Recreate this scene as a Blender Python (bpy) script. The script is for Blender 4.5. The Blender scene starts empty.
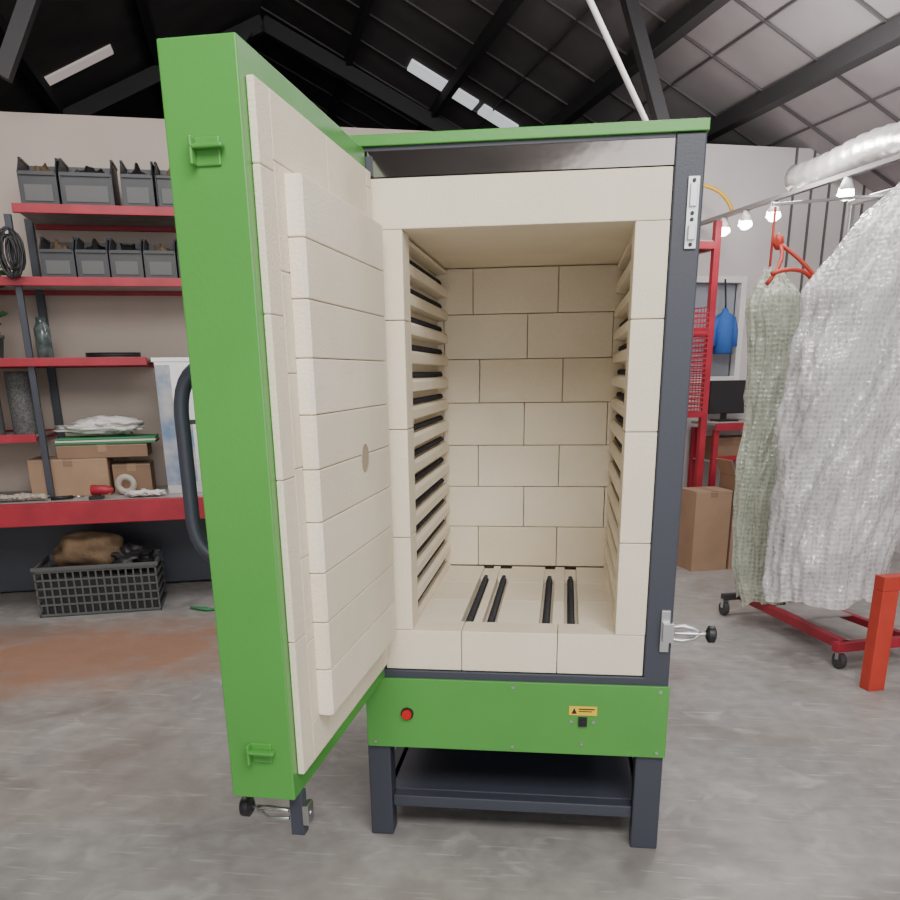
import bpy, bmesh, math, random
from mathutils import Matrix, Vector, noise
random.seed(4)
W=.9458
# ---------------- frames ----------------
HALL=Matrix.Translation((.6117,-2.5595,0))@Matrix.Rotation(.3514,4,'Z')
ID=Matrix.Identity(4)
ph=.044
c_,s_=math.cos(ph),math.sin(ph)
DOOR=Matrix(((-s_,c_,0,.0604),(-c_,-s_,0,.0437),(0,0,1,0),(0,0,0,1)))
# ---------------- materials ----------------
def mat(name,col,rough=.6,metal=0,var=0.0,vscale=8,bump=0.0,bscale=60,col2=None,alpha=1,emit=None,coat=0,trans=0):
    m=bpy.data.materials.new(name);m.use_nodes=True
    nt=m.node_tree;b=nt.nodes['Principled BSDF']
    b.inputs['Base Color'].default_value=(*col,1);b.inputs['Roughness'].default_value=rough;b.inputs['Metallic'].default_value=metal
    b.inputs['Alpha'].default_value=alpha
    b.inputs['Coat Weight'].default_value=coat
    b.inputs['Transmission Weight'].default_value=trans
    tc=nt.nodes.new('ShaderNodeTexCoord')
    if var>0 or col2:
        n=nt.nodes.new('ShaderNodeTexNoise');n.inputs['Scale'].default_value=vscale;n.inputs['Detail'].default_value=6
        nt.links.new(tc.outputs['Object'],n.inputs['Vector'])
        r=nt.nodes.new('ShaderNodeValToRGB');r.color_ramp.elements[0].position=.35;r.color_ramp.elements[1].position=.65
        c2=col2 or tuple(x*(1-var) for x in col)
        r.color_ramp.elements[0].color=(*c2,1);r.color_ramp.elements[1].color=(*col,1)
        nt.links.new(n.outputs['Fac'],r.inputs['Fac']);nt.links.new(r.outputs['Color'],b.inputs['Base Color'])
    if bump>0:
        n=nt.nodes.new('ShaderNodeTexNoise');n.inputs['Scale'].default_value=bscale;n.inputs['Detail'].default_value=4
        nt.links.new(tc.outputs['Object'],n.inputs['Vector'])
        bp=nt.nodes.new('ShaderNodeBump');bp.inputs['Strength'].default_value=bump;bp.inputs['Distance'].default_value=.01
        nt.links.new(n.outputs['Fac'],bp.inputs['Height']);nt.links.new(bp.outputs['Normal'],b.inputs['Normal'])
    if emit:
        b.inputs['Emission Color'].default_value=(*emit[0],1);b.inputs['Emission Strength'].default_value=emit[1]
    return m
BR=mat('fire_brick',(.84,.755,.605),.9,var=.06,vscale=4,bump=.28,bscale=180)
BR2=mat('fire_brick_pale',(.88,.80,.66),.9,var=.05,vscale=7,bump=.28,bscale=180)
BR3=mat('fire_brick_warm',(.79,.70,.54),.9,var=.07,vscale=5,bump=.28,bscale=180)
BRD=mat('mortar_gap',(.42,.35,.27),.95)
GREEN=mat('green_paint',(.085,.34,.060),.36,var=.08,vscale=3,bump=.05,bscale=90,coat=.2)
SLATE=mat('slate_paint',(.046,.052,.072),.45,bump=.08,bscale=200)
SS=mat('stainless',(.40,.36,.34),.09,metal=1,bump=.10,bscale=4)
SSB=mat('brushed_steel',(.5,.49,.49),.25,metal=1,bump=.1,bscale=8)
CHR=mat('zinc',(.6,.6,.62),.28,metal=1)
BLK=mat('black_plastic',(.015,.015,.017),.45)
COIL=mat('element_wire',(.035,.035,.045),.55,metal=.4)
REDL=mat('red_lens',(.5,.01,.01),.2,emit=((.8,.02,.02),.1))
YEL=mat('yellow_label',(.85,.55,.03),.5)
REDP=mat('red_paint',(.42,.022,.045),.45,var=.25,vscale=6)
ORP=mat('orange_red_paint',(.55,.05,.03),.45,var=.2,vscale=6)
WALL=mat('cream_wall',(.56,.48,.425),.85,var=.10,vscale=1.5,bump=.05,bscale=20)
WALLW=mat('white_wall',(.62,.58,.58),.85,var=.08,vscale=1.5)
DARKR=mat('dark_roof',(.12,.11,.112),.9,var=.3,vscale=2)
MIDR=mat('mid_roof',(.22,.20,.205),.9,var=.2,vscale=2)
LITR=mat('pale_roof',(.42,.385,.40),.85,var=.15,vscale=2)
BEAM=mat('dark_steel_beam',(.045,.043,.047),.7)
SEAM=mat('roof_seam',(.12,.11,.115),.8)
GREYP=mat('panel_joint',(.25,.23,.23),.8)
SKY=mat('skylight_sheet',(.6,.6,.6),.5,emit=((.93,.95,1),.7))
SKY2=mat('skylight_sheet_dirty',(.5,.45,.42),.5,emit=((1,.85,.78),.35))
TUBE=mat('lamp_glow',(1,1,1),.5,emit=((1,.98,.95),20))
BIN=mat('bin_plastic',(.045,.047,.055),.45,var=.2,vscale=8)
CARD=mat('cardboard',(.40,.26,.17),.85,var=.12,vscale=6)
CARD2=mat('cardboard_dark',(.30,.19,.125),.85,var=.12,vscale=6)
WHT=mat('white_cloth',(.75,.72,.70),.8,bump=.3,bscale=20)
GRN2=mat('green_card',(.05,.25,.10),.7)
LEAF=mat('leaf_green',(.035,.10,.035),.6,var=.5,vscale=9)
POT=mat('grey_pot',(.08,.09,.09),.6)
BLU=mat('blue_film',(.13,.22,.36),.3,col2=(.50,.47,.47),vscale=7)
BLUC=mat('blue_cloth',(.03,.12,.42),.8,bump=.3,bscale=30)
HESS=mat('hessian',(.20,.13,.075),.95,var=.5,vscale=9,bump=.6,bscale=60)
GLASS=mat('jar_plastic',(.16,.19,.19),.15,col2=(.05,.07,.07),vscale=15)
CRATE=mat('crate_plastic',(.10,.105,.105),.5)
BENCHT=mat('bench_top',(.45,.42,.41),.6,var=.3,vscale=8)
FOIL=mat('foil_duct',(.8,.78,.77),.35,metal=.7,bump=.8,bscale=14)
WFR=mat('white_frame',(.75,.74,.74),.4)
PANE=mat('window_pane',(.30,.32,.37),.1)
HOSE=mat('yellow_hose',(.7,.4,.03),.4)
CAST=mat('rubber',(.05,.05,.05),.7)
def wrapmat(name,col,amin,amax):
    m=bpy.data.materials.new(name);m.use_nodes=True;nt=m.node_tree;b=nt.nodes['Principled BSDF']
    b.inputs['Base Color'].default_value=(*col,1);b.inputs['Roughness'].default_value=.13;b.inputs['Specular IOR Level'].default_value=1.0
    b.inputs['Coat Weight'].default_value=.6;b.inputs['Coat Roughness'].default_value=.06
    tc=nt.nodes.new('ShaderNodeTexCoord')
    v=nt.nodes.new('ShaderNodeTexVoronoi');v.inputs['Scale'].default_value=40;v.inputs['Randomness'].default_value=.35
    n=nt.nodes.new('ShaderNodeTexNoise');n.inputs['Scale'].default_value=5;n.inputs['Detail'].default_value=3;n.inputs['Distortion'].default_value=.4
    n2=nt.nodes.new('ShaderNodeTexNoise');n2.inputs['Scale'].default_value=3.2;n2.inputs['Detail'].default_value=2
    for q in (v,n,n2): nt.links.new(tc.outputs['Object'],q.inputs['Vector'])
    b1=nt.nodes.new('ShaderNodeBump');b1.inputs['Strength'].default_value=.8;b1.inputs['Distance'].default_value=.008;b1.invert=True
    b2=nt.nodes.new('ShaderNodeBump');b2.inputs['Strength'].default_value=.6;b2.inputs['Distance'].default_value=.05
    nt.links.new(v.outputs['Distance'],b1.inputs['Height']);nt.links.new(n.outputs['Fac'],b2.inputs['Height'])
    nt.links.new(b1.outputs['Normal'],b2.inputs['Normal']);nt.links.new(b2.outputs['Normal'],b.inputs['Normal']);nt.links.new(b2.outputs['Normal'],b.inputs['Coat Normal'])
    r=nt.nodes.new('ShaderNodeMapRange');r.inputs['From Min'].default_value=.35;r.inputs['From Max'].default_value=.65
    r.inputs['To Min'].default_value=amin;r.inputs['To Max'].default_value=amax
    nt.links.new(n2.outputs['Fac'],r.inputs['Value'])
    # bubbles are a touch more opaque at their rims
    mr=nt.nodes.new('ShaderNodeMapRange');mr.inputs['From Min'].default_value=.1;mr.inputs['From Max'].default_value=.6;mr.inputs['To Min'].default_value=-.12;mr.inputs['To Max'].default_value=.22
    nt.links.new(v.outputs['Distance'],mr.inputs['Value'])
    ad=nt.nodes.new('ShaderNodeMath');ad.operation='ADD';ad.use_clamp=True;nt.links.new(r.outputs['Result'],ad.inputs[0]);nt.links.new(mr.outputs['Result'],ad.inputs[1])
    nt.links.new(ad.outputs[0],b.inputs['Alpha'])
    return m
WR1=wrapmat('bubble_wrap',(.80,.79,.80),.35,.68);WR2=wrapmat('bubble_wrap_green',(.62,.67,.55),.42,.72)
FOAMG=mat('green_foam_sheet',(.42,.47,.36),.8);FOAMW=mat('white_foam_sheet',(.55,.54,.55),.8)
# ---------------- mesh builder ----------------
class G:
    def __init__(s,name,frame=ID,parent=None,bevel=0,seg=2):
        s.n=name;s.f=frame;s.p=parent;s.bv=bevel;s.seg=seg;s.v=[];s.fc=[];s.mi=[];s.m=[];s.sm=[]
    def mx(s,m):
        if m not in s.m:s.m.append(m)
        return s.m.index(m)
    def add(s,vs,fs,m,smooth=False):
        o=len(s.v);s.v+= [Vector(v) for v in vs];k=s.mx(m)
        for f in fs: s.fc.append([o+i for i in f]);s.mi.append(k);s.sm.append(smooth)
    def box(s,x0,x1,y0,y1,z0,z1,m,rot=0,tilt=None):
        vs=[(x,y,z) for z in (z0,z1) for y in (y0,y1) for x in (x0,x1)]
        if rot:
            c=Vector(((x0+x1)/2,(y0+y1)/2,0));R=Matrix.Rotation(rot,3,'Z')
            vs=[R@(Vector(v)-c)+c for v in vs]
        s.add(vs,[(0,2,3,1),(4,5,7,6),(0,1,5,4),(2,6,7,3),(0,4,6,2),(1,3,7,5)],m)
    def prism(s,poly,x0,x1,m,axis='x'):
        n=len(poly)
        if axis=='x': vs=[(x0,a,b) for a,b in poly]+[(x1,a,b) for a,b in poly]
        elif axis=='y': vs=[(a,x0,b) for a,b in poly]+[(a,x1,b) for a,b in poly]
        else: vs=[(a,b,x0) for a,b in poly]+[(a,b,x1) for a,b in poly]
        s.add(vs,[tuple(range(n))[::-1],tuple(range(n,2*n))]+[(i,(i+1)%n,n+(i+1)%n,n+i) for i in range(n)],m)
    def tube(s,pts,r,m,n=12,closed=False):
        pts=[Vector(p) for p in pts];N=len(pts);vs=[];up=None
        rr=r if isinstance(r,(list,tuple)) else [r]*N
        for i,p in enumerate(pts):
            if closed: t=pts[(i+1)%N]-pts[i-1]
            else: t=pts[min(i+1,N-1)]-pts[max(i-1,0)]
            t.normalize()
            if up is None:
                up=Vector((0,0,1)) if abs(t.z)<.9 else Vector((1,0,0))
            a=t.cross(up).normalized();b=a.cross(t).normalized();up=b
            for k in range(n):
                an=2*math.pi*k/n;vs.append(p+(a*math.cos(an)+b*math.sin(an))*rr[i])
        fs=[]
        for i in range(N if closed else N-1):
            for k in range(n):
                j=(i+1)%N;fs.append((i*n+k,i*n+(k+1)%n,j*n+(k+1)%n,j*n+k))
        s.add(vs,fs,m,True)
        if not closed:
            o=len(s.v)-N*n;k=s.mx(m)
            s.fc.append([o+q for q in range(n)][::-1]);s.mi.append(k);s.sm.append(False)
            s.fc.append([o+(N-1)*n+q for q in range(n)]);s.mi.append(k);s.sm.append(False)
    def beam(s,p0,p1,w,h,m):
        p0,p1=Vector(p0),Vector(p1);t=(p1-p0).normalized();up=Vector((0,0,1)) if abs(t.z)<.95 else Vector((0,1,0))
        a=t.cross(up).normalized()*w/2;b=a.cross(t).normalized()*h/2
        vs=[p+sa*a+sb*b for p in (p0,p1) for sb in(-1,1) for sa in (-1,1)]
        s.add(vs,[(0,2,3,1),(4,5,7,6),(0,1,5,4),(2,6,7,3),(0,4,6,2),(1,3,7,5)],m)
    def lathe(s,prof,c,m,n=24):
        vs=[(c[0]+r*math.cos(2*math.pi*k/n),c[1]+r*math.sin(2*math.pi*k/n),c[2]+z) for r,z in prof for k in range(n)]
        N=len(prof);s.add(vs,[(i*n+k,i*n+(k+1)%n,(i+1)*n+(k+1)%n,(i+1)*n+k) for i in range(N-1) for k in range(n)],m,True)
    def blob(s,c,rad,m,seed=0,amp=.15,n=24,q=12,freq=2.5):
        vs=[];c=Vector(c)
        for i in range(q+1):
            th=math.pi*i/q
            for k in range(n):
                a=2*math.pi*k/n;d=Vector((math.sin(th)*math.cos(a),math.sin(th)*math.sin(a),math.cos(th)))
                w=1+amp*noise.noise(d*freq+Vector((seed,0,0)))*2
                vs.append((c.x+d.x*rad[0]*w,c.y+d.y*rad[1]*w,c.z+d.z*rad[2]*w))
        s.add(vs,[(i*n+k,(i+1)*n+k,(i+1)*n+(k+1)%n,i*n+(k+1)%n) for i in range(q) for k in range(n)],m,True)
    def done(s):
        me=bpy.data.meshes.new(s.n);me.from_pydata([s.f@v for v in s.v],[],s.fc)
        for m in s.m: me.materials.append(m)
        me.polygons.foreach_set('material_index',s.mi);me.polygons.foreach_set('use_smooth',s.sm)
        bm=bmesh.new();bm.from_mesh(me)
        bmesh.ops.recalc_face_normals(bm,faces=bm.faces);bm.to_mesh(me);bm.free()
        ob=bpy.data.objects.new(s.n,me);bpy.context.collection.objects.link(ob)
        if s.bv:
            b=ob.modifiers.new('bevel','BEVEL');b.width=s.bv;b.segments=s.seg;b.limit_method='ANGLE';b.angle_limit=math.radians(50)
        if s.p: ob.parent=s.p
        return ob
def empty(name):
    e=bpy.data.objects.new(name,None);bpy.context.collection.objects.link(e);return e
# ---------------- KILN ----------------
K=empty('electric_kiln')
zp0,zp1,zb0,zs,zo,zl,zband=.3395,.5763,.6058,.7357,1.8834,2.0086,2.0827
ol,orr,xj,D=.1513,.7803,.8702,.9745
xb=.062
KD=1.16
fr=G('frame',ID,K,.004)
fr.box(xj+.002,W+.004,-.004,.08,zp1-.01,zband,SLATE)
fr.box(W-.008,W+.003,.0,KD,zp0,zband,SLATE)
fr.box(0,.01,.055,KD,zp0,zband,SLATE)
fr.box(0,xb-.004,.055,.12,zp1,zband,SLATE)
fr.box(0,W,KD-.01,KD,zp0,zband,SLATE)
fr.box(0,xj+.01,-.004,.06,zp1-.01,zb0-.003,SLATE)
fr.box(0.01,W-.01,.02,KD-.01,zp0,zp0+.01,SLATE)
fr.box(.01,W-.01,.06,KD-.01,zp1,zb0-.004,SLATE)
for x0,x1 in ((-.012,.064),(W-.082,W+.004)):
    fr.box(x0,x1,.0,.075,0,zp0,SLATE)
    fr.box(x0,x1,KD-.08,KD-.005,0,zp0,SLATE)
    fr.box(x0+.01,x1-.01,.075,KD-.08,.10,.142,SLATE)
fr.box(.064,W-.082,.02,.07,.100,.142,SLATE)
fr.box(.064,W-.082,KD-.07,KD-.02,.100,.142,SLATE)
fr.box(.03,W-.05,.075,KD-.02,.132,.142,SLATE)
fr.box(.064,W-.082,KD-.03,KD-.02,.142,zp0,SLATE)
fr.done()
tp=G('top_cover',ID,K,.002)
tp.box(0-.004,W+.008,-.012,KD,zband+.002,2.112,GREEN)
tp.done()
sp=G('steel_fascia',ID,K)
sp.box(.01,xj+.001,.004,.05,zl+.004,zband+.001,SS)
sp.box(.01,xj+.001,.0,.004,zband-.008,zband+.001,SLATE)
sp.box(.01,.075,-.002,.003,zl+.006,zband-.02,SLATE)
sp.done()
cp=G('control_panel',ID,K,.002)
cp.box(-.008,W+.008,-.016,-.005,zp0-.002,zp1+.001,GREEN)
cp.box(0,.008,-.005,.06,zp0,zp1,GREEN);cp.box(W-.008,W,-.005,.06,zp0,zp1,GREEN)
cp.done()
cd=G('control_details',ID,K)
def disc(g,x,z,r,y0,y1,m,n=20): g.tube([(x,y0,z),(x,y1,z)],r,m,n)
disc(cd,.128,.458,.021,-.016,-.022,BLK);disc(cd,.128,.458,.016,-.022,-.031,REDL)
for x,z in ((.02,zp0+.016),(.47,zp0+.016),(W-.02,zp0+.016),(.02,zp1-.016),(.47,zp1-.016),(W-.02,zp1-.016),(.655,.452),(.725,.452),(.69,.375)):
    disc(cd,x,z,.0055,-.016,-.020,CHR,10)
cd.box(.648,.735,-.018,-.016,.474,.504,YEL)
cd.prism([(.655,.479),(.673,.479),(.664,.499)],-.0186,-.018,BLK,'y')
cd.box(.678,.728,-.0186,-.018,.493,.497,BLK);cd.box(.678,.72,-.0186,-.018,.486,.489,BLK)
cd.box(.678,.705,-.024,-.016,.438,.468,BLK)
cd.box(.684,.699,-.029,-.024,.446,.46,BLK)
cd.done()
# front bricks
fb=G('front_brickwork',ID,K,.0025)
g=.001
fb.box(xb,xj,0,.11,zo,zl,BR)
for a,b in ((xb,.305),(.305,.605),(.605,xj)): fb.box(a+g,b-g,0,.115,zb0,zs,BR)
def jamb(x0,x1,zz):
    for i in range(len(zz)-1): fb.box(x0,x1,0,.11,zz[i]+g,zz[i+1]-g,BR)
jamb(xb,ol,[zs,1.03,1.35,1.65,zo]);jamb(orr,xj,[zs,1.02,1.34,1.64,zo])
fb.done()
# chamber
ch=G('chamber_brickwork',ID,K,.0025)
zb=.7357;rows=7;rh=(1.8834-.7357)/rows
x0c,x1c=.105,.825
random.seed(11)
for i in range(rows):
    z0=zb+i*rh
    xs=[x0c-.05]
    x=x0c+(.02 if i%2 else .16)+random.uniform(-.02,.02)
    while x<x1c: xs.append(x);x+=.325
    xs.append(x1c+.05)
    for j in range(len(xs)-1):
        ch.box(xs[j]+.0012,xs[j+1]-.0012,D,D+.1,z0+.0012,z0+rh-.0012,random.choice((BR,BR3,BR)))
ch.box(x0c-.05,x1c+.05,.111,D+.1,zo+.002,zo+.11,BR)
ch.box(x0c-.05,x1c+.05,.116,D+.1,zb0,zb-.035,BR2)
fl=[(ol-.04,.29),(.33,.36),(.405,.545),(.585,.625),(.67,orr+.04)]
for a,b in fl:
    ys=[.118,.40,.68,.972]
    for k in range(3): ch.box(a+.001,b-.001,ys[k]+.001,ys[k+1]-.001,zb-.035,zb-.002,BR2 if k!=1 else BR)
ch.box(.29,.67,.80,.972,zb-.033,zb-.012,BR2)
ch.box(x0c-.06,x1c+.06,D+.101,D+.15,zb0,zo+.11,BRD)
pitch=rh/2
for side in (0,1):
    if side==0: wx0,wx1,rx0,rx1=x0c-.05,x0c,x0c,ol-.004
    else: wx0,wx1,rx0,rx1=x1c,x1c+.05,orr+.004,x1c
    ch.box(wx0,wx1,.111,D,zb-.03,zo,BR3)
    for i in range(rows*2+1):
        z0=zb+i*pitch-.024;z1=z0+.042
        z0=max(z0,zb-.03);z1=min(z1,zo)
        for y0,y1 in ((.112,.54),(.543,.972)):
            if side==0: poly=[(rx0,z0),(rx1,z0+.004),(rx1,z1-.010),(rx1-.012,z1),(rx0,z1-.014)]
            else: poly=[(rx1,z0),(rx0,z0+.004),(rx0,z1-.010),(rx0+.012,z1),(rx1,z1-.014)]
            ch.prism(poly,y0,y1,BR2 if i%2 else BR,'y')
ch.done()
el=G('heating_elements',ID,K)
def coil(g,p0,p1,r,m,turns,wr,n=5,per=8):
    p0,p1=Vector(p0),Vector(p1);t=(p1-p0).normalized();a=t.cross(Vector((0,0,1))).normalized();b=a.cross(t)
    N=turns*per;g.tube([p0+(p1-p0)*i/N+(a*math.cos(2*math.pi*i/per)+b*math.sin(2*math.pi*i/per))*r for i in range(N+1)],wr,m,n)
for x in (.31,.3825,.565,.6475): coil(el,(x,.13,zb-.020),(x,.84,zb-.020),.0095,COIL,46,.0036)
for side in (0,1):
    for i in range(rows*2):
        z=zb+(i+.5)*pitch-.006
        x=x0c+.014 if side==0 else x1c-.014
        coil(el,(x,.16,z-.006),(x,.95,z-.006),.0075,COIL,44,.0028,4,6)
el.done()
# hardware right column
hw=G('latch_hardware',ID,K,.001)
hw.box(.909,.939,-.012,-.004,1.81,1.982,CHR)
hw.box(.915,.933,-.022,-.012,1.91,1.965,CHR);hw.box(.915,.933,-.03,-.012,1.83,1.865,CHR)
for z in (1.82,1.88,1.895,1.972): disc(hw,.924,z,.005,-.012,-.016,BLK,10)
dz=.125;dx=.012
hw.box(.902+dx,.929+dx,-.014,-.004,.585+dz-.02,.73+dz-.035,CHR)
hw.box(.907+dx,.94+dx,-.034,-.014,.60+dz,.66+dz,CHR)
hw.tube([(.915+dx,-.024,.645+dz),(.965+dx,-.026,.652+dz),(1.0+dx,-.03,.645+dz),(1.015+dx,-.03,.632+dz)],.006,CHR)
hw.tube([(.915+dx,-.024,.612+dz),(.965+dx,-.026,.606+dz),(1.0+dx,-.03,.615+dz),(1.015+dx,-.03,.63+dz)],.006,CHR)
hw.tube([(.94+dx,-.03,.63+dz),(1.055,-.03,.63+dz)],.0065,CHR)
hw.tube([(1.045,-.03,.63+dz),(1.052,-.03,.63+dz),(1.07,-.03,.63+dz),(1.075,-.03,.63+dz)],[.012,.026,.026,.014],BLK,16)
hw.done()
# ---------------- DOOR ----------------
L=.905;t=.150;zd0,zd1=.580,2.078
dr=G('door_shell',DOOR,K,.005)
dr.box(.055,L,-t,0,zd0,zd1,GREEN)
for z in (1.90,.70):
    dr.box(L-.001,L+.005,-.098,-.045,z-.028,z+.02,GREEN)
    dr.box(L+.005,L+.024,-.098,-.091,z-.028,z+.02,GREEN)
    dr.box(L+.005,L+.024,-.098,-.034,z-.002,z+.006,GREEN)
dr.done()
dl=G('door_lining',DOOR,K,.0025)
zz0,zz1=.632,2.022
dl.box(.08,.865,0,.006,zz0+.004,zz1-.004,BRD)
def lin(u0,u1,z0,z1): dl.box(u0+.0006,u1-.0006,0.001,.016,z0+.0006,z1-.0006,BR)
zl_=[zz0,.95,1.30,1.62,1.88,zz1]
for i in range(5):
    lin(.80,.876,zl_[i],zl_[i+1])
    lin(.062,.105,zl_[i]+(.0 if i==0 else .1),zl_[i+1]+(.1 if i<4 else 0))
lin(.105,.45,1.90,zz1);lin(.45,.80,1.90,zz1)
lin(.105,.45,zz0,.73);lin(.45,.80,zz0,.73)
for i in range(6):
    h=(1.90-.73)/6;lin(.105,.80,.73+i*h,.73+(i+1)*h)
u1,u2=.0917,.752
rz=(zo-zs+.010)/10
for i in range(10):
    z0=zs-.006+i*rz
    poly=[(u1,.016),(u2,.016),(u2,.044),(u2-.008,.052),(u1+.006,.052),(u1,.046)]
    dl.prism(poly,z0+.001,z0+rz-.001,BR if i%3 else BR2,'z')
dl.box(u1+.006,u2-.006,.015,.044,zs,zo,BRD)
dl.done()
hole=G('spy_hole_plug',DOOR,K)
SPY=mat('spy_plug',(.40,.32,.23),.9)
hu_,hz_=.37,1.30
ring=[(hu_+.034*math.cos(a*math.pi/16),.0525,hz_+.034*math.sin(a*math.pi/16)) for a in range(32)]
hole.tube(ring,.0022,BRD,6,True)
hole.tube([(hu_,.047,hz_),(hu_,.0532,hz_)],.033,SPY,28);hole.done()
dh=G('door_handle',DOOR,K)
def arc(p0,p1,p2,n=8):
    p0,p1,p2=map(Vector,(p0,p1,p2));return [p0*(1-k/n)**2+p1*2*(k/n)*(1-k/n)+p2*(k/n)**2 for k in range(n+1)]
hu=.77
pts=arc((hu,-t,1.53),(hu,-t-.09,1.535),(hu,-t-.095,1.43))+arc((hu,-t-.095,1.20),(hu,-t-.09,1.10),(hu,-t,1.10))
dh.tube(pts,.0165,SLATE,14);dh.done()
dc=G('door_clamp',DOOR,K,.001)
dc.box(.84,.87,-.028,.004,.470,zd0,SLATE)
dc.box(.835,.875,.004,.018,.500,.550,CHR)
zc=.525
dc.tube([(.855,.02,zc),(.855,-.135,zc+.005)],.006,CHR)
dc.tube([(.872,-.03,zc+.01),(.872,-.08,zc+.016),(.862,-.11,zc+.006)],.005,CHR);dc.tube([(.872,-.03,zc-.01),(.872,-.08,zc-.014),(.862,-.11,zc+.002)],.005,CHR)
dc.tube([(.855,-.125,zc+.005),(.855,-.133,zc+.005),(.855,-.15,zc+.005),(.855,-.156,zc+.005)],[.012,.026,.026,.014],BLK,16)
dc.done()
hg=G('door_hinges',ID,K)
for z in (.72,1.32,1.92): hg.tube([(-.012,.035,z-.05),(-.012,.035,z+.05)],.013,SLATE)
hg.done()
# ---------------- HALL ----------------
def hallbox(name,*a,bevel=0):
    q=G(name,HALL,None,bevel);q.box(*a);return q.done()
fm=mat('concrete_floor',(.4,.4,.4),.5)
nt=fm.node_tree;b=nt.nodes['Principled BSDF'];tc=nt.nodes.new('ShaderNodeTexCoord')
def nz(sc,det=8,dist=0):
    n=nt.nodes.new('ShaderNodeTexNoise');n.inputs['Scale'].default_value=sc;n.inputs['Detail'].default_value=det;n.inputs['Distortion'].default_value=dist
    nt.links.new(tc.outputs['Object'],n.inputs['Vector']);return n
def ramp(src,p0,c0,p1,c1):
    r=nt.nodes.new('ShaderNodeValToRGB');e=r.color_ramp.elements;e[0].position=p0;e[1].position=p1;e[0].color=(*c0,1);e[1].color=(*c1,1)
    nt.links.new(src,r.inputs['Fac']);return r
def mixc(f,a,bb,mode='MIX'):
    m=nt.nodes.new('ShaderNodeMix');m.data_type='RGBA';m.blend_type=mode
    for s,i in ((f,0),(a,6),(bb,7)):
        if hasattr(s,'is_output'): nt.links.new(s,m.inputs[i])
        else: m.inputs[i].default_value=s if i==0 else (*s,1)
    return m.outputs[2]
n1=nz(1.1,10,.3);n2=nz(11,9,.3)
c=ramp(n1.outputs['Fac'],.3,(.235,.225,.218),.7,(.40,.385,.37)).outputs['Color']
c=mixc(.35,c,ramp(n2.outputs['Fac'],.3,(.18,.175,.17),.75,(.48,.465,.45)).outputs['Color'])
sc=nz(5.5,12,.8);c=mixc(ramp(sc.outputs['Fac'],.60,(0,0,0),.70,(.4,.4,.4)).outputs['Color'],c,(.56,.545,.53))
dk=nz(1.6,12,.9);c=mixc(ramp(dk.outputs['Fac'],.54,(0,0,0),.68,(.55,.55,.55)).outputs['Color'],c,(.17,.155,.145))
mps=nt.nodes.new('ShaderNodeMapping');mps.inputs['Scale'].default_value=(1.2,12,1);mps.inputs['Rotation'].default_value=(0,0,.6);nt.links.new(tc.outputs['Object'],mps.inputs['Vector'])
ns=nt.nodes.new('ShaderNodeTexNoise');ns.inputs['Scale'].default_value=4;ns.inputs['Detail'].default_value=10;ns.inputs['Distortion'].default_value=.3;nt.links.new(mps.outputs['Vector'],ns.inputs['Vector'])
c=mixc(ramp(ns.outputs['Fac'],.60,(0,0,0),.70,(.45,.45,.45)).outputs['Color'],c,(.60,.58,.56))
bs=nz(.7,6,.5);c=mixc(ramp(bs.outputs['Fac'],.5,(0,0,0),.75,(.4,.4,.4)).outputs['Color'],c,(.30,.22,.165))
mp=nt.nodes.new('ShaderNodeMapping');mp.vector_type='TEXTURE'
P0=HALL@Vector((-1.1,5.05,0));mp.inputs['Location'].default_value=P0;mp.inputs['Rotation'].default_value=(0,0,.3514);mp.inputs['Scale'].default_value=(1.9,.95,1)
nt.links.new(tc.outputs['Object'],mp.inputs['Vector'])
gr=nt.nodes.new('ShaderNodeTexGradient');gr.gradient_type='SPHERICAL';nt.links.new(mp.outputs['Vector'],gr.inputs['Vector'])
mm=nt.nodes.new('ShaderNodeMath');mm.operation='MULTIPLY';nt.links.new(gr.outputs['Fac'],mm.inputs[0]);nt.links.new(nz(4,10,.5).outputs['Fac'],mm.inputs[1])
st=ramp(mm.outputs[0],.06,(0,0,0),.34,(.85,.85,.85))
c=mixc(st.outputs['Color'],c,(.36,.19,.12))
nt.links.new(c,b.inputs['Base Color'])
rr_=ramp(dk.outputs['Fac'],.45,(.52,.52,.52),.70,(.28,.28,.28));nt.links.new(rr_.outputs['Color'],b.inputs['Roughness'])
bp=nt.nodes.new('ShaderNodeBump');bp.inputs['Strength'].default_value=.12;bp.inputs['Distance'].default_value=.02;nt.links.new(n2.outputs['Fac'],bp.inputs['Height']);nt.links.new(bp.outputs['Normal'],b.inputs['Normal'])
hallbox('floor',-4.4,5.3,-6,14.1,-.1,0,fm)
hallbox('wall_left',-4.5,-4.4,-6,14.1,0,3.0,WALL)
hallbox('wall_right',5.3,5.4,-6,14.1,0,3.0,WALLW)
hallbox('wall_far',-4.4,5.3,14.1,14.2,0,5.4,DARKR)
YW=6.85;WT=3.152
q=G('wall_back',HALL)
q.box(-4.4,3.45,YW,YW+.1,0,WT,WALL);q.box(4.03,5.3,YW,YW+.1,0,WT,WALLW)
q.box(3.45,4.03,YW,YW+.1,0,1.40,WALLW);q.box(3.45,4.03,YW,YW+.1,2.22,WT,WALLW)
for X in (4.36,4.52,4.68,4.84,5.0,5.16): q.box(X,X+.018,YW-.01,YW,1.4,WT,SEAM)
q.done()
q=G('window_1',HALL,None,.004)
q.box(3.45,3.50,YW-.02,YW+.06,1.40,2.22,WFR);q.box(3.98,4.03,YW-.02,YW+.06,1.40,2.22,WFR)
q.box(3.50,3.98,YW-.02,YW+.06,2.17,2.22,WFR);q.box(3.50,3.98,YW-.02,YW+.06,1.40,1.45,WFR)
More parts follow.
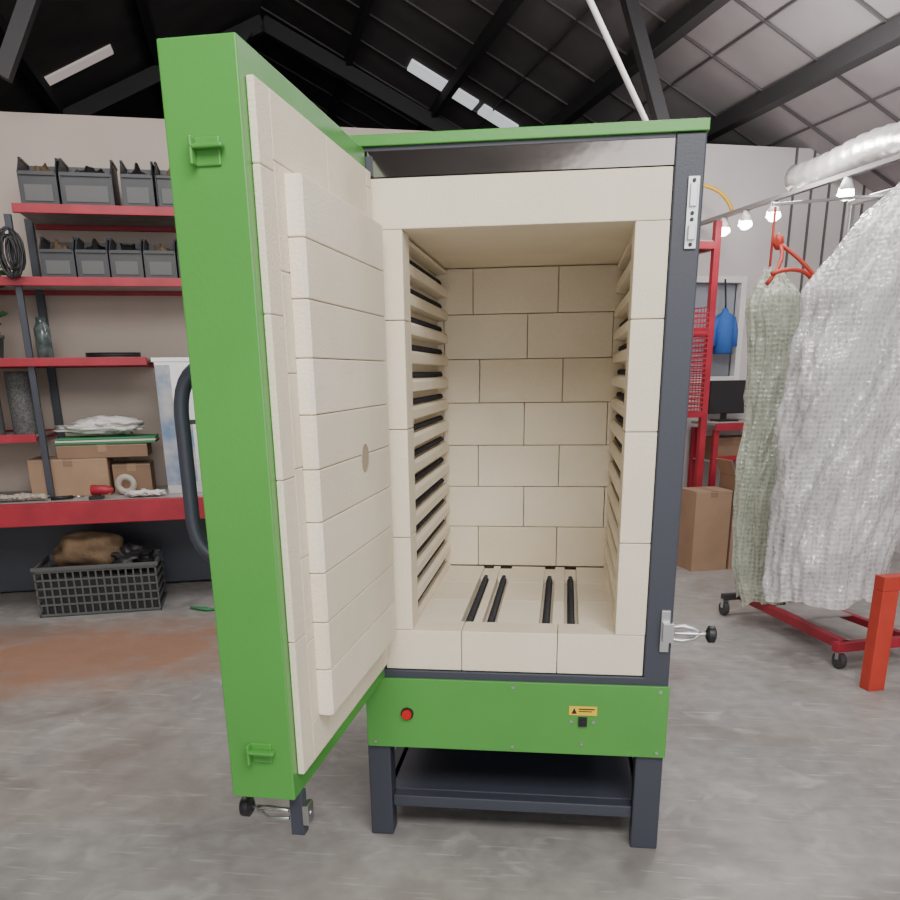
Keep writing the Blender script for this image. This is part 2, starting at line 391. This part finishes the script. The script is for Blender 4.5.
q.box(3.50,3.98,YW+.07,YW+.08,1.45,2.17,PANE)
q.done()
RX,RZ=.45,5.091
def zr(x): return RZ-.48*abs(x-RX)
def slope(name,segs,y0=-6,y1=14.1):
    q=G(name,HALL)
    for xa,xb_,m in segs: q.prism([(xa,zr(xa)),(xb_,zr(xb_)),(xb_,zr(xb_)+.06),(xa,zr(xa)+.06)],y0,y1,m,'y')
    return q.done()
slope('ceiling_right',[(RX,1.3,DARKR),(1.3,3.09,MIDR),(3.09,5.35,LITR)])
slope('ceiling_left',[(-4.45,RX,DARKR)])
q=G('roof_beams',HALL)
for x,w in ((1.3,.06),(2.2,.06),(3.09,.10),(3.88,.10),(4.7,.05),(-.6,.08),(-1.6,.08),(-2.6,.08)):
    q.box(x-w/2,x+w/2,-6,14,zr(x)-.13,zr(x)-.02,BEAM)
for i in range(24):
    y=-2+i*.66
    q.beam((RX,y,zr(RX)-.012),(5.3,y,zr(5.3)-.012),.018,.015,SEAM)
for x in (2.65,3.45,4.3): q.box(x-.006,x+.006,-6,14,zr(x)-.02,zr(x)-.006,SEAM)
y=6.55
q.beam((RX,y,zr(RX)-.2),(-4.35,y,zr(-4.35)-.12),.10,.14,BEAM)
y=10.4
q.beam((RX,y,zr(RX)-.2),(5.25,y,zr(5.25)-.12),.10,.14,BEAM);q.beam((RX,y,zr(RX)-.2),(-4.35,y,zr(-4.35)-.12),.10,.14,BEAM)
q.beam((-1.3,6.5,WT+.1),(-.7,6.5,zr(-.7)-.15),.09,.09,BEAM)
q.beam((-1.0,10.3,WT),(.3,10.3,4.8),.09,.09,BEAM)
q.beam((3.10,6.5,3.05),(2.74,6.5,zr(2.74)-.05),.08,.09,BEAM)
q.done()
q=G('conduit_pipe',HALL);q.tube([(1.36,5.5,zr(1.36)-.03),(2.09,5.5,3.52),(2.75,5.6,2.6),(2.75,6.84,2.5)],.018,WFR);q.done()
q=G('skylight_1',HALL)
for a,b_ in ((1.83,2.50),(2.56,2.92)): q.prism([(a,zr(a)-.022),(b_,zr(b_)-.022),(b_,zr(b_)-.002),(a,zr(a)-.002)],9.6,9.88,SKY,'y')
q.done()
q=G('skylight_2',HALL);q.prism([(-1.66,zr(-1.66)-.022),(-.97,zr(-.97)-.022),(-.97,zr(-.97)-.002),(-1.66,zr(-1.66)-.002)],9.65,9.85,SKY2,'y');q.done()
# light rail + duct
q=G('strip_light_rail',HALL)
q.box(3.52,3.56,3.0,6.84,2.57,2.595,GREYP)
for y in (5.0,5.75,6.1,6.4): q.tube([(3.54,y,2.57),(3.54,y,2.50)],[.02,.045],WFR);q.blob((3.54,y,2.485),(.045,.045,.04),TUBE)
q.done()
q=G('foil_duct_pipe',HALL)
N=90;q.tube([(3.66+.02*math.sin(i*.11),2.4+3.3*i/N,2.71+.02*math.sin(i*.2)) for i in range(N+1)],[.085+.007*math.sin(i*2.1) for i in range(N+1)],FOIL,20)
q.done()
q=G('air_hose',HALL);q.tube(arc((3.15,6.5,2.78),(3.5,6.4,2.84),(3.6,6.4,2.61),14),.014,HOSE);q.done()
# ---- shelves
sh=G('steel_shelving_unit',HALL,None,.003)
YF=6.2
for z,xa,xb2 in ((2.494,-1.30,.35),(2.085,-2.4,.35),(1.61,-2.4,-.625),(1.14,-2.4,-1.37)):
    sh.box(xa,xb2,YF,YF+.03,z-.030,z+.022,REDP);sh.box(xa,xb2,YF+.03,YW-.01,z-.005,z+.01,BENCHT)
    sh.box(xa,xb2,YW-.04,YW-.01,z-.035,z+.022,REDP)
for X in (-2.38,-1.36,.33):
    sh.box(X,X+.05,YW-.06,YW-.01,.0,2.52,SLATE);sh.box(X,X+.04,YF+.03,YF+.07,.745,2.46,SLATE if X<-1 else REDP)
sh.done()
wb=G('workbench',HALL,None,.004)
wb.box(-2.4,.35,6.0,6.06,.595,.74,REDP)
wb.box(-2.4,.35,6.06,6.18,.70,.74,BENCHT);wb.box(-2.4,.35,6.18,6.75,.70,.74,BENCHT)
for X in (-2.3,.25):
    wb.box(X,X+.07,6.02,6.09,0,.595,REDP)
wb.box(-2.2,.3,6.70,6.72,.02,.70,SLATE)  # dark back sheet added to stand in for the shade under the bench
wb.done()
def bin_(x0,x1,y0,z0,h,d=.34):
    q=G('storage_bin',HALL,None,.003);w=.008
    prof=[(y0,z0),(y0+d,z0),(y0+d,z0+h),(y0+.10,z0+h),(y0+.02,z0+h*.72),(y0-.005,z0+h*.66)]
    q.prism(prof,x0,x0+w,BIN);q.prism(prof,x1-w,x1,BIN)
    q.box(x0+w,x1-w,y0,y0+d,z0,z0+w,BIN);q.box(x0+w,x1-w,y0+d-w,y0+d,z0+w,z0+h,BIN)
    q.box(x0+w,x1-w,y0,y0+w,z0+w,z0+h*.66,BIN)
    q.box(x0+w,x1-w,y0-.012,y0,z0+h*.6,z0+h*.67,BIN);q.box(x0+.03,x1-.03,y0-.006,y0,z0+.03,z0+h*.42,CRATE)
    for xx in (x0,x1-w): q.box(xx-.004,xx+w+.004,y0+.10,y0+d,z0+h-.014,z0+h+.002,BIN)
    q.blob(((x0+x1)/2,y0+.18,z0+h*.5),((x1-x0)/2-.03,.11,h*.36),HESS if random.random()<.3 else BLK,random.random()*9,.3)
    return q.done()
for a,b_ in ((-1.25,-1.03),(-1.015,-.71),(-.66,-.47),(-.455,-.255),(-.24,-.04)): bin_(a,b_,YF+.04,2.506,.285)
for a,b_ in ((-1.19,-.99),(-.98,-.79),(-.78,-.585),(-.575,-.38),(-.37,-.17)): bin_(a,b_,YF+.04,2.097,.255)
q=G('cable_bundle',HALL)
for i in range(9):
    r=.06+random.random()*.04;cx=-1.36+random.random()*.08;cz=2.22+random.random()*.04
    q.tube([(cx+r*math.cos(a*.5236)*.6,YF-.03-random.random()*.02,cz+r*math.sin(a*.5236)*1.5) for a in range(12)],.008,BLK,6,True)
q.box(-1.35,-1.33,YF-.05,YF+.02,2.34,2.36,CHR)
q.done()
# trailing plant at the far left of the shelving
q=G('potted_trailing_plant',HALL);rp=random.Random(3)
q.lathe([(0,0),(.06,0),(.08,.13),(.088,.13),(.088,.15),(.07,.15),(.06,.12),(0,.12)],(-1.58,6.34,1.622),POT,20)
for k in range(16):
    a=rp.uniform(0,6.28);rr0=rp.uniform(.08,.20);h=rp.uniform(.08,.42)
    p0=Vector((-1.58,6.34,1.75));p2=Vector((-1.58+rr0*math.cos(a)*.9,6.34+.1*math.sin(a)-.03,1.75+h));p1=(p0+p2)/2+Vector((0,0,.12))
    st_=arc(p0,p1,p2,8);q.tube(st_,.004,LEAF,5)
    for j in range(1,9):
        for sd in (-1,1):
            c0=st_[j];an=rp.uniform(0,6.28);d=Vector((math.cos(an),-abs(math.sin(an))*.6,rp.uniform(-.4,.3))).normalized();sdv=d.cross(Vector((0,1,.3))).normalized();l=.045+.02*rp.random()
            q.add([c0,c0+d*l*.5+sdv*.018,c0+d*l+Vector((0,0,-.01)),c0+d*l*.5-sdv*.018],[(0,1,2,3)],LEAF)
q.done()
q=G('plastic_jar',HALL);q.lathe([(0,0),(.05,0),(.05,.19),(.03,.23),(.03,.26),(0,.26)],(-1.27,6.38,1.622),GLASS,18);q.done()
q=G('wire_coil',HALL)
for k in range(3): q.tube([(-.85+.17*math.cos(a*.314),6.38+.1*math.sin(a*.314),1.634+k*.012) for a in range(20)],.006,BLK,6,True)
q.done()
MESHM=mat('mesh_roll',(.05,.05,.05),.7,col2=(.12,.12,.12),vscale=70)
for x,r in ((-1.68,.085),(-1.47,.075)):
    q=G('wire_mesh_roll',HALL);q.lathe([(r,0),(r,.40),(r*.55,.40),(r*.55,0)],(x,6.40,1.152),MESHM,22);q.done()
def cbox(name,x0,x1,y0,y1,z0,z1,m,rot=0):
    q=G(name,HALL,None,.003)
    q.box(x0,x1,y0,y1,z0,z1,m,rot)
    q.box((x0+x1)/2-.03,(x0+x1)/2+.03,y0-.001,y1+.001,z1-.05,z1+.001,CARD2 if m is CARD else CARD,rot)
    q.box(x0+.0,x1,y0-.002,y0+.001,z1-.012,z1-.008,BRD,rot)
    return q.done()
cbox('cardboard_box',-1.47,-.97,6.30,6.60,.741,.99,CARD)
cbox('cardboard_box',-.95,-.70,6.36,6.60,.741,.94,CARD2)
cbox('cardboard_box',-1.28,-.70,6.31,6.60,.992,1.08,CARD2)
q=G('green_folder_stack',HALL,None,.003)
for k in range(3): q.box(-1.29+.01*k,-.64,6.30,6.6,1.082+k*.014,1.094+k*.014,GRN2 if k!=1 else WHT,.01*k)
q.done()
q=G('folded_cloth',HALL)
for k in range(4): q.blob((-1.03+.05*k,6.45,1.175+.022*(k%3)),(.25-.04*k,.12,.036),WHT,k*3.1,.3)
q.done()
def torus(g,c,R,r,m,n=24):
    g.tube([(c[0]+R*math.cos(2*math.pi*k/n),c[1],c[2]+R*math.sin(2*math.pi*k/n)) for k in range(n)],r,m,10,True)
TAPE=mat('tape',(.45,.40,.34),.4)
q=G('tape_roll',HALL);torus(q,(-.86,6.26,.813),.05,.022,TAPE);q.done()
q=G('power_drill',HALL,None,.003);q.tube([(-1.06,6.12,.80),(-.96,6.10,.80),(-.92,6.10,.80)],[.035,.03,.012],REDP,14);q.box(-1.05,-1.01,6.10,6.14,.742,.79,BLK,.2);q.box(-1.08,-.99,6.08,6.16,.741,.76,BLK);q.done()
q=G('hand_tool',HALL);q.tube([(-1.32,6.12,.755),(-1.19,6.16,.755)],.012,BLK);q.tube([(-1.19,6.16,.755),(-1.12,6.17,.755)],.006,CHR);q.done()
q=G('paper_scraps',HALL)
for k in range(6): q.blob((-.80+.03*k,6.12+.05*random.random(),.765),(.05,.04,.015),WHT,k,.5)
q.done()
q=G('rag',HALL)
for k in range(5): q.blob((-1.6+.05*k,6.14+.03*random.random(),.768),(.05,.04,.016),TAPE,k,.5)
q.done()
q=G('stainless_cabinet',HALL,None,.006)
q.box(-.585,-.22,6.22,6.6,.741,1.60,SSB);q.box(-.60,-.21,6.20,6.62,1.60,1.625,SSB)
q.box(-.583,-.49,6.212,6.22,.80,1.58,BLU);q.box(-.44,-.24,6.21,6.22,.80,1.58,SSB);q.box(-.44,-.38,6.208,6.21,.82,1.2,BLU);q.box(-.49,-.25,6.205,6.212,1.2,1.23,BLK);q.done()
q=G('plastic_crate',HALL,None,.002)
x0,x1,y0,y1,h=-1.46,-.69,5.93,6.40,.33
for z,hh in ((.0,.02),(.075,.012),(.13,.012),(.185,.012),(.24,.012),(.295,.035)):
    q.box(x0,x1,y0,y0+.015,z,z+hh,CRATE);q.box(x0,x1,y1-.015,y1,z,z+hh,CRATE);q.box(x0,x0+.015,y0,y1,z,z+hh,CRATE);q.box(x1-.015,x1,y0,y1,z,z+hh,CRATE)
for k in range(17):
    X=x0+(x1-x0-.015)*k/16;q.box(X,X+.012,y0+.001,y0+.014,0,.32,CRATE);q.box(X,X+.012,y1-.014,y1-.001,0,.32,CRATE)
q.box(x0,x1,y0,y1,0,.01,CRATE);q.box(x0-.01,x1+.01,y0-.01,y0+.01,.31,.335,CRATE)
q.box(x0+.02,x1-.02,y0+.02,y1-.02,.01,.26,BLK)
q.blob((-1.13,6.18,.38),(.24,.17,.13),HESS,2,.12,40,24,2);q.blob((-.9,6.15,.33),(.17,.15,.09),BLK,5,.3,30,18,3);q.done()
q=G('garden_hose',HALL)
q.tube([(-.50+.012*i+.10*math.sin(i*.5),5.85+.05*math.cos(i*.7),.012) for i in range(22)],.008,GRN2,8);q.done()
# ---- right side things
rs=G('racking_bay',HALL,None,.003)
for X in (3.02,3.44):
    for Y in (6.33,6.76): rs.box(X,X+.05,Y,Y+.05,0,2.54,REDP)
for z in (.05,1.15,1.75,2.35): 
    rs.box(3.07,3.44,6.33,6.37,z,z+.05,REDP);rs.box(3.44,3.49,6.38,6.76,z,z+.05,REDP);rs.box(3.03,3.48,6.35,6.79,z+.05,z+.06,BENCHT)
for k in range(22): rs.box(3.495,3.502,6.38,6.76,1.2+k*.036,1.208+k*.036,REDP)
for k in range(20): rs.box(3.07,3.44,6.325,6.33,1.22+k*.036,1.232+k*.036,REDP)
for k in range(14): rs.box(3.08+k*.026,3.086+k*.026,6.325,6.33,1.2,1.95,REDP)
rs.done()
cbox('cardboard_box',3.09,3.42,6.40,6.74,.111,.6,CARD2)
tb=G('side_table',HALL,None,.003)
tb.box(3.60,4.12,6.40,6.80,1.08,1.10,BENCHT);tb.box(3.60,4.12,6.38,6.40,1.04,1.10,REDP)
for X in (3.60,4.07): tb.box(X,X+.045,6.40,6.44,0,1.05,REDP);tb.box(X,X+.045,6.75,6.79,0,1.05,REDP)
tb.box(3.645,4.07,6.41,6.43,.80,.84,REDP);tb.box(3.61,4.1,6.44,6.74,.79,.80,BENCHT);tb.done()
cbox('cardboard_box',3.68,4.0,6.47,6.70,.801,.98,CARD2)
mo=G('computer_monitor',HALL,None,.004)
mo.box(3.66,3.98,6.62,6.65,1.16,1.42,BLK);mo.box(3.79,3.84,6.65,6.67,1.11,1.3,BLK);mo.box(3.73,3.90,6.56,6.72,1.101,1.115,BLK);mo.done()
cbox('cardboard_box',3.28,3.58,6.02,6.29,0,.62,CARD)
cbox('cardboard_box',3.60,3.90,6.02,6.29,0,.50,CARD)
q=G('open_cardboard_box',HALL,None,.003)
q.box(3.61,3.88,6.04,6.28,.502,.72,CARD2);q.prism([(3.61,.72),(3.56,.84),(3.565,.845),(3.62,.72)],6.04,6.28,CARD,'y');q.prism([(3.88,.72),(3.92,.82),(3.915,.825),(3.87,.72)],6.04,6.28,CARD,'y');q.done()
q=G('hanging_jacket',HALL)
jx,jy=3.80,6.80
q.lathe([(.02,.0),(.03,-.03),(.075,-.06),(.075,-.2),(.08,-.34),(.07,-.345)],(jx,jy-.06,1.97),BLUC,20)
q.tube([(jx-.06,jy-.06,1.90),(jx-.10,jy-.07,1.80),(jx-.10,jy-.08,1.68)],[.033,.030,.026],BLUC);q.tube([(jx+.06,jy-.06,1.90),(jx+.09,jy-.07,1.80),(jx+.09,jy-.08,1.68)],[.033,.030,.026],BLUC)
q.tube([(jx,jy-.06,1.96),(jx,jy-.06,2.0),(jx,jy-.02,2.19)],.008,BLK,8);q.done()
# wraps
def wrap(name,prof,y0,dep,m,seed,core):
    q=G(name,HALL);n=150;Z=[p[0] for p in prof];rows=130
    def ev(z):
        for i in range(len(prof)-1):
            a,b2=prof[i],prof[i+1]
            if a[0]>=z>=b2[0]:
                f=(a[0]-z)/(a[0]-b2[0])
                return a[1]+(b2[1]-a[1])*f,a[2]+(b2[2]-a[2])*f
        return prof[-1][1:]
    def shell(scale,amp,mt,zt,zb_):
        vs=[]
        for i in range(rows+1):
            z=zt+(zb_-zt)*i/rows;xc,hw_=ev(z);xa_,ha_=ev(min(z+.05,Z[0]));xd_,hd_=ev(max(z-.05,Z[-1]))
            xc=(xc+xa_+xd_)/3;hw_=(hw_+ha_+hd_)/3*scale
            for k in range(n):
                a=2*math.pi*k/n;tw=a+.5*math.sin(z*1.9+seed)
                big=abs(noise.noise(Vector((math.cos(tw)*2.3,math.sin(tw)*2.3+seed,z*1.1))))
                mid=abs(noise.noise(Vector((math.cos(tw)*4.5+3,math.sin(tw)*4.5,z*3.2+seed))))
                sm_=noise.noise(Vector((math.cos(a)*9,math.sin(a)*9,z*9+seed)))
                w=1.04-amp*(.55*big+.30*mid+.05*sm_)
                vs.append((xc+math.cos(a)*hw_*w,y0+math.sin(a)*min(dep*scale,hw_*1.1)*w,z+.05*noise.noise(Vector((math.cos(a)*2,math.sin(a)*2,seed)))*(1 if i==rows else .3)))
        fs=[(i*n+k,i*n+(k+1)%n,(i+1)*n+(k+1)%n,(i+1)*n+k) for i in range(rows) for k in range(n)]
        q.add(vs,fs,mt,True)
    shell(1.0,.62,m,Z[0],Z[-1]);shell(.72,.7,core,Z[0]-.12,Z[-1]+.10)
    return q.done()
wrap('bubble_wrapped_garment',[(2.03,2.86,.03),(1.97,2.87,.08),(1.86,2.89,.16),(1.6,2.93,.155),(1.2,2.94,.165),(.8,2.95,.19),(.4,2.99,.20),(.2,3.02,.19),(.15,3.03,.17)],4.6,.15,WR2,1.0,FOAMG)
wrap('bubble_wrapped_garment',[(2.36,3.22,.05),(2.30,3.22,.14),(2.16,3.21,.28),(2.0,3.19,.42),(1.82,3.17,.51),(1.36,3.12,.50),(.86,3.03,.40),(.6,2.99,.35),(.32,2.98,.34)],4.0,.24,WR1,7.0,FOAMW)
tr=G('garment_trolley',HALL,None,.003)
def wheel(x,y):
    tr.tube([(x-.015,y,.045),(x+.015,y,.045)],.045,CAST,18);tr.box(x-.022,x+.022,y-.012,y+.012,.05,.11,CHR)
for x,y in ((2.88,4.82),(3.28,4.82),(2.92,3.72),(3.45,3.72)): wheel(x,y)
tr.beam((2.86,4.82,.12),(3.48,4.82,.12),.04,.04,BEAM);tr.beam((2.88,3.72,.12),(3.48,3.72,.12),.05,.05,REDP)
tr.beam((3.0,4.82,.12),(2.95,3.72,.12),.05,.05,REDP);tr.beam((3.3,4.82,.12),(3.36,3.72,.12),.04,.04,REDP)
tr.beam((3.0,4.3,.145),(3.3,4.3,.145),.3,.01,BENCHT)
for y in (4.82,3.72): tr.beam((3.46,y,.12),(3.46,y,1.3),.045,.045,REDP);tr.beam((3.46,y,1.3),(3.46,y,2.40),.03,.03,CHR)
tr.beam((3.46,3.71,2.40),(3.46,4.84,2.40),.03,.03,CHR)
tr.beam((3.46,4.6,2.40),(2.82,4.6,2.34),.015,.015,CHR);tr.beam((3.46,4.0,2.40),(3.18,4.0,2.40),.02,.02,CHR)
tr.tube([(2.84,4.6,2.33),(2.84,4.6,2.03)],.007,ORP,8)
tr.done()
q=G('orange_strap',HALL)
q.tube(arc((2.84,4.53,2.14),(2.84,4.43,2.06),(2.72,4.42,1.93),8),.011,ORP,8);q.tube(arc((2.84,4.53,2.14),(2.92,4.43,2.06),(3.04,4.43,1.94),8),.011,ORP,8)
q.tube(arc((2.74,4.42,1.98),(2.88,4.38,2.03),(2.98,4.42,1.96),8),.011,ORP,8);q.blob((2.84,4.54,2.15),(.028,.028,.04),ORP);q.done()
q=G('red_trestle',HALL,None,.004)
q.box(2.84,2.93,3.38,3.45,0,.50,ORP);q.box(2.84,3.8,3.38,3.45,.50,.57,ORP);q.box(3.6,3.69,3.38,3.45,0,.50,ORP)
q.done()
# ---------------- lights ----------------
def area(name,loc,tgt,sx,sy,e,col=(1,1,1)):
    l=bpy.data.lights.new(name,'AREA');l.shape='RECTANGLE';l.size=sx;l.size_y=sy;l.energy=e;l.color=col
    o=bpy.data.objects.new(name,l);bpy.context.collection.objects.link(o);o.location=HALL@Vector(loc)
    d=(HALL@Vector(tgt))-o.location;o.rotation_euler=d.to_track_quat('-Z','Y').to_euler();return o
area('fill_area_1',(.4,-.8,3.9),(1.0,3.2,.8),3,1.6,205,(1,.975,.94))  # added overhead fill for kiln and hall, no modelled fixtures behind these
area('fill_area_2',(2.6,4.4,3.6),(2.6,4.8,0),1.6,1.6,62,(1,.97,.95))
area('fill_area_3',(-1.2,4.2,3.9),(-1.0,5.0,0),1.6,1.4,65,(1,.96,.92))
for i,y in enumerate((2.2,5.2)):  # point lights added near the lamp rail to brighten the roof
    l=bpy.data.lights.new('roof_fill_%d'%(i+1),'POINT');l.energy=34;l.shadow_soft_size=.12;l.color=(1,.97,.94)
    o=bpy.data.objects.new('roof_fill_%d'%(i+1),l);bpy.context.collection.objects.link(o);o.location=HALL@Vector((3.3,y,2.75 if y>3 else 2.3))
w=bpy.data.worlds.new('World');bpy.context.scene.world=w;w.use_nodes=True
bg=w.node_tree.nodes['Background'];bg.inputs[0].default_value=(1,.985,.97,1);bg.inputs[1].default_value=2.3
# ---------------- camera ----------------
cam=bpy.data.cameras.new('camera');co=bpy.data.objects.new('camera',cam);bpy.context.collection.objects.link(co)
y,pi,r=.1333,-.3174,-.0136
F=Vector((-math.sin(y)*math.cos(pi),math.cos(y)*math.cos(pi),math.sin(pi)));r0=Vector((math.cos(y),math.sin(y),0));u0=r0.cross(F)
R=math.cos(r)*r0+math.sin(r)*u0;U=-math.sin(r)*r0+math.cos(r)*u0
co.matrix_world=Matrix(((R.x,U.x,-F.x,.6117),(R.y,U.y,-F.y,-2.5595),(R.z,U.z,-F.z,1.5069),(0,0,0,1)))
cam.sensor_width=36;cam.lens=857.14/900*36;cam.shift_y=204.45/900;cam.clip_start=.02
bpy.context.scene.camera=co
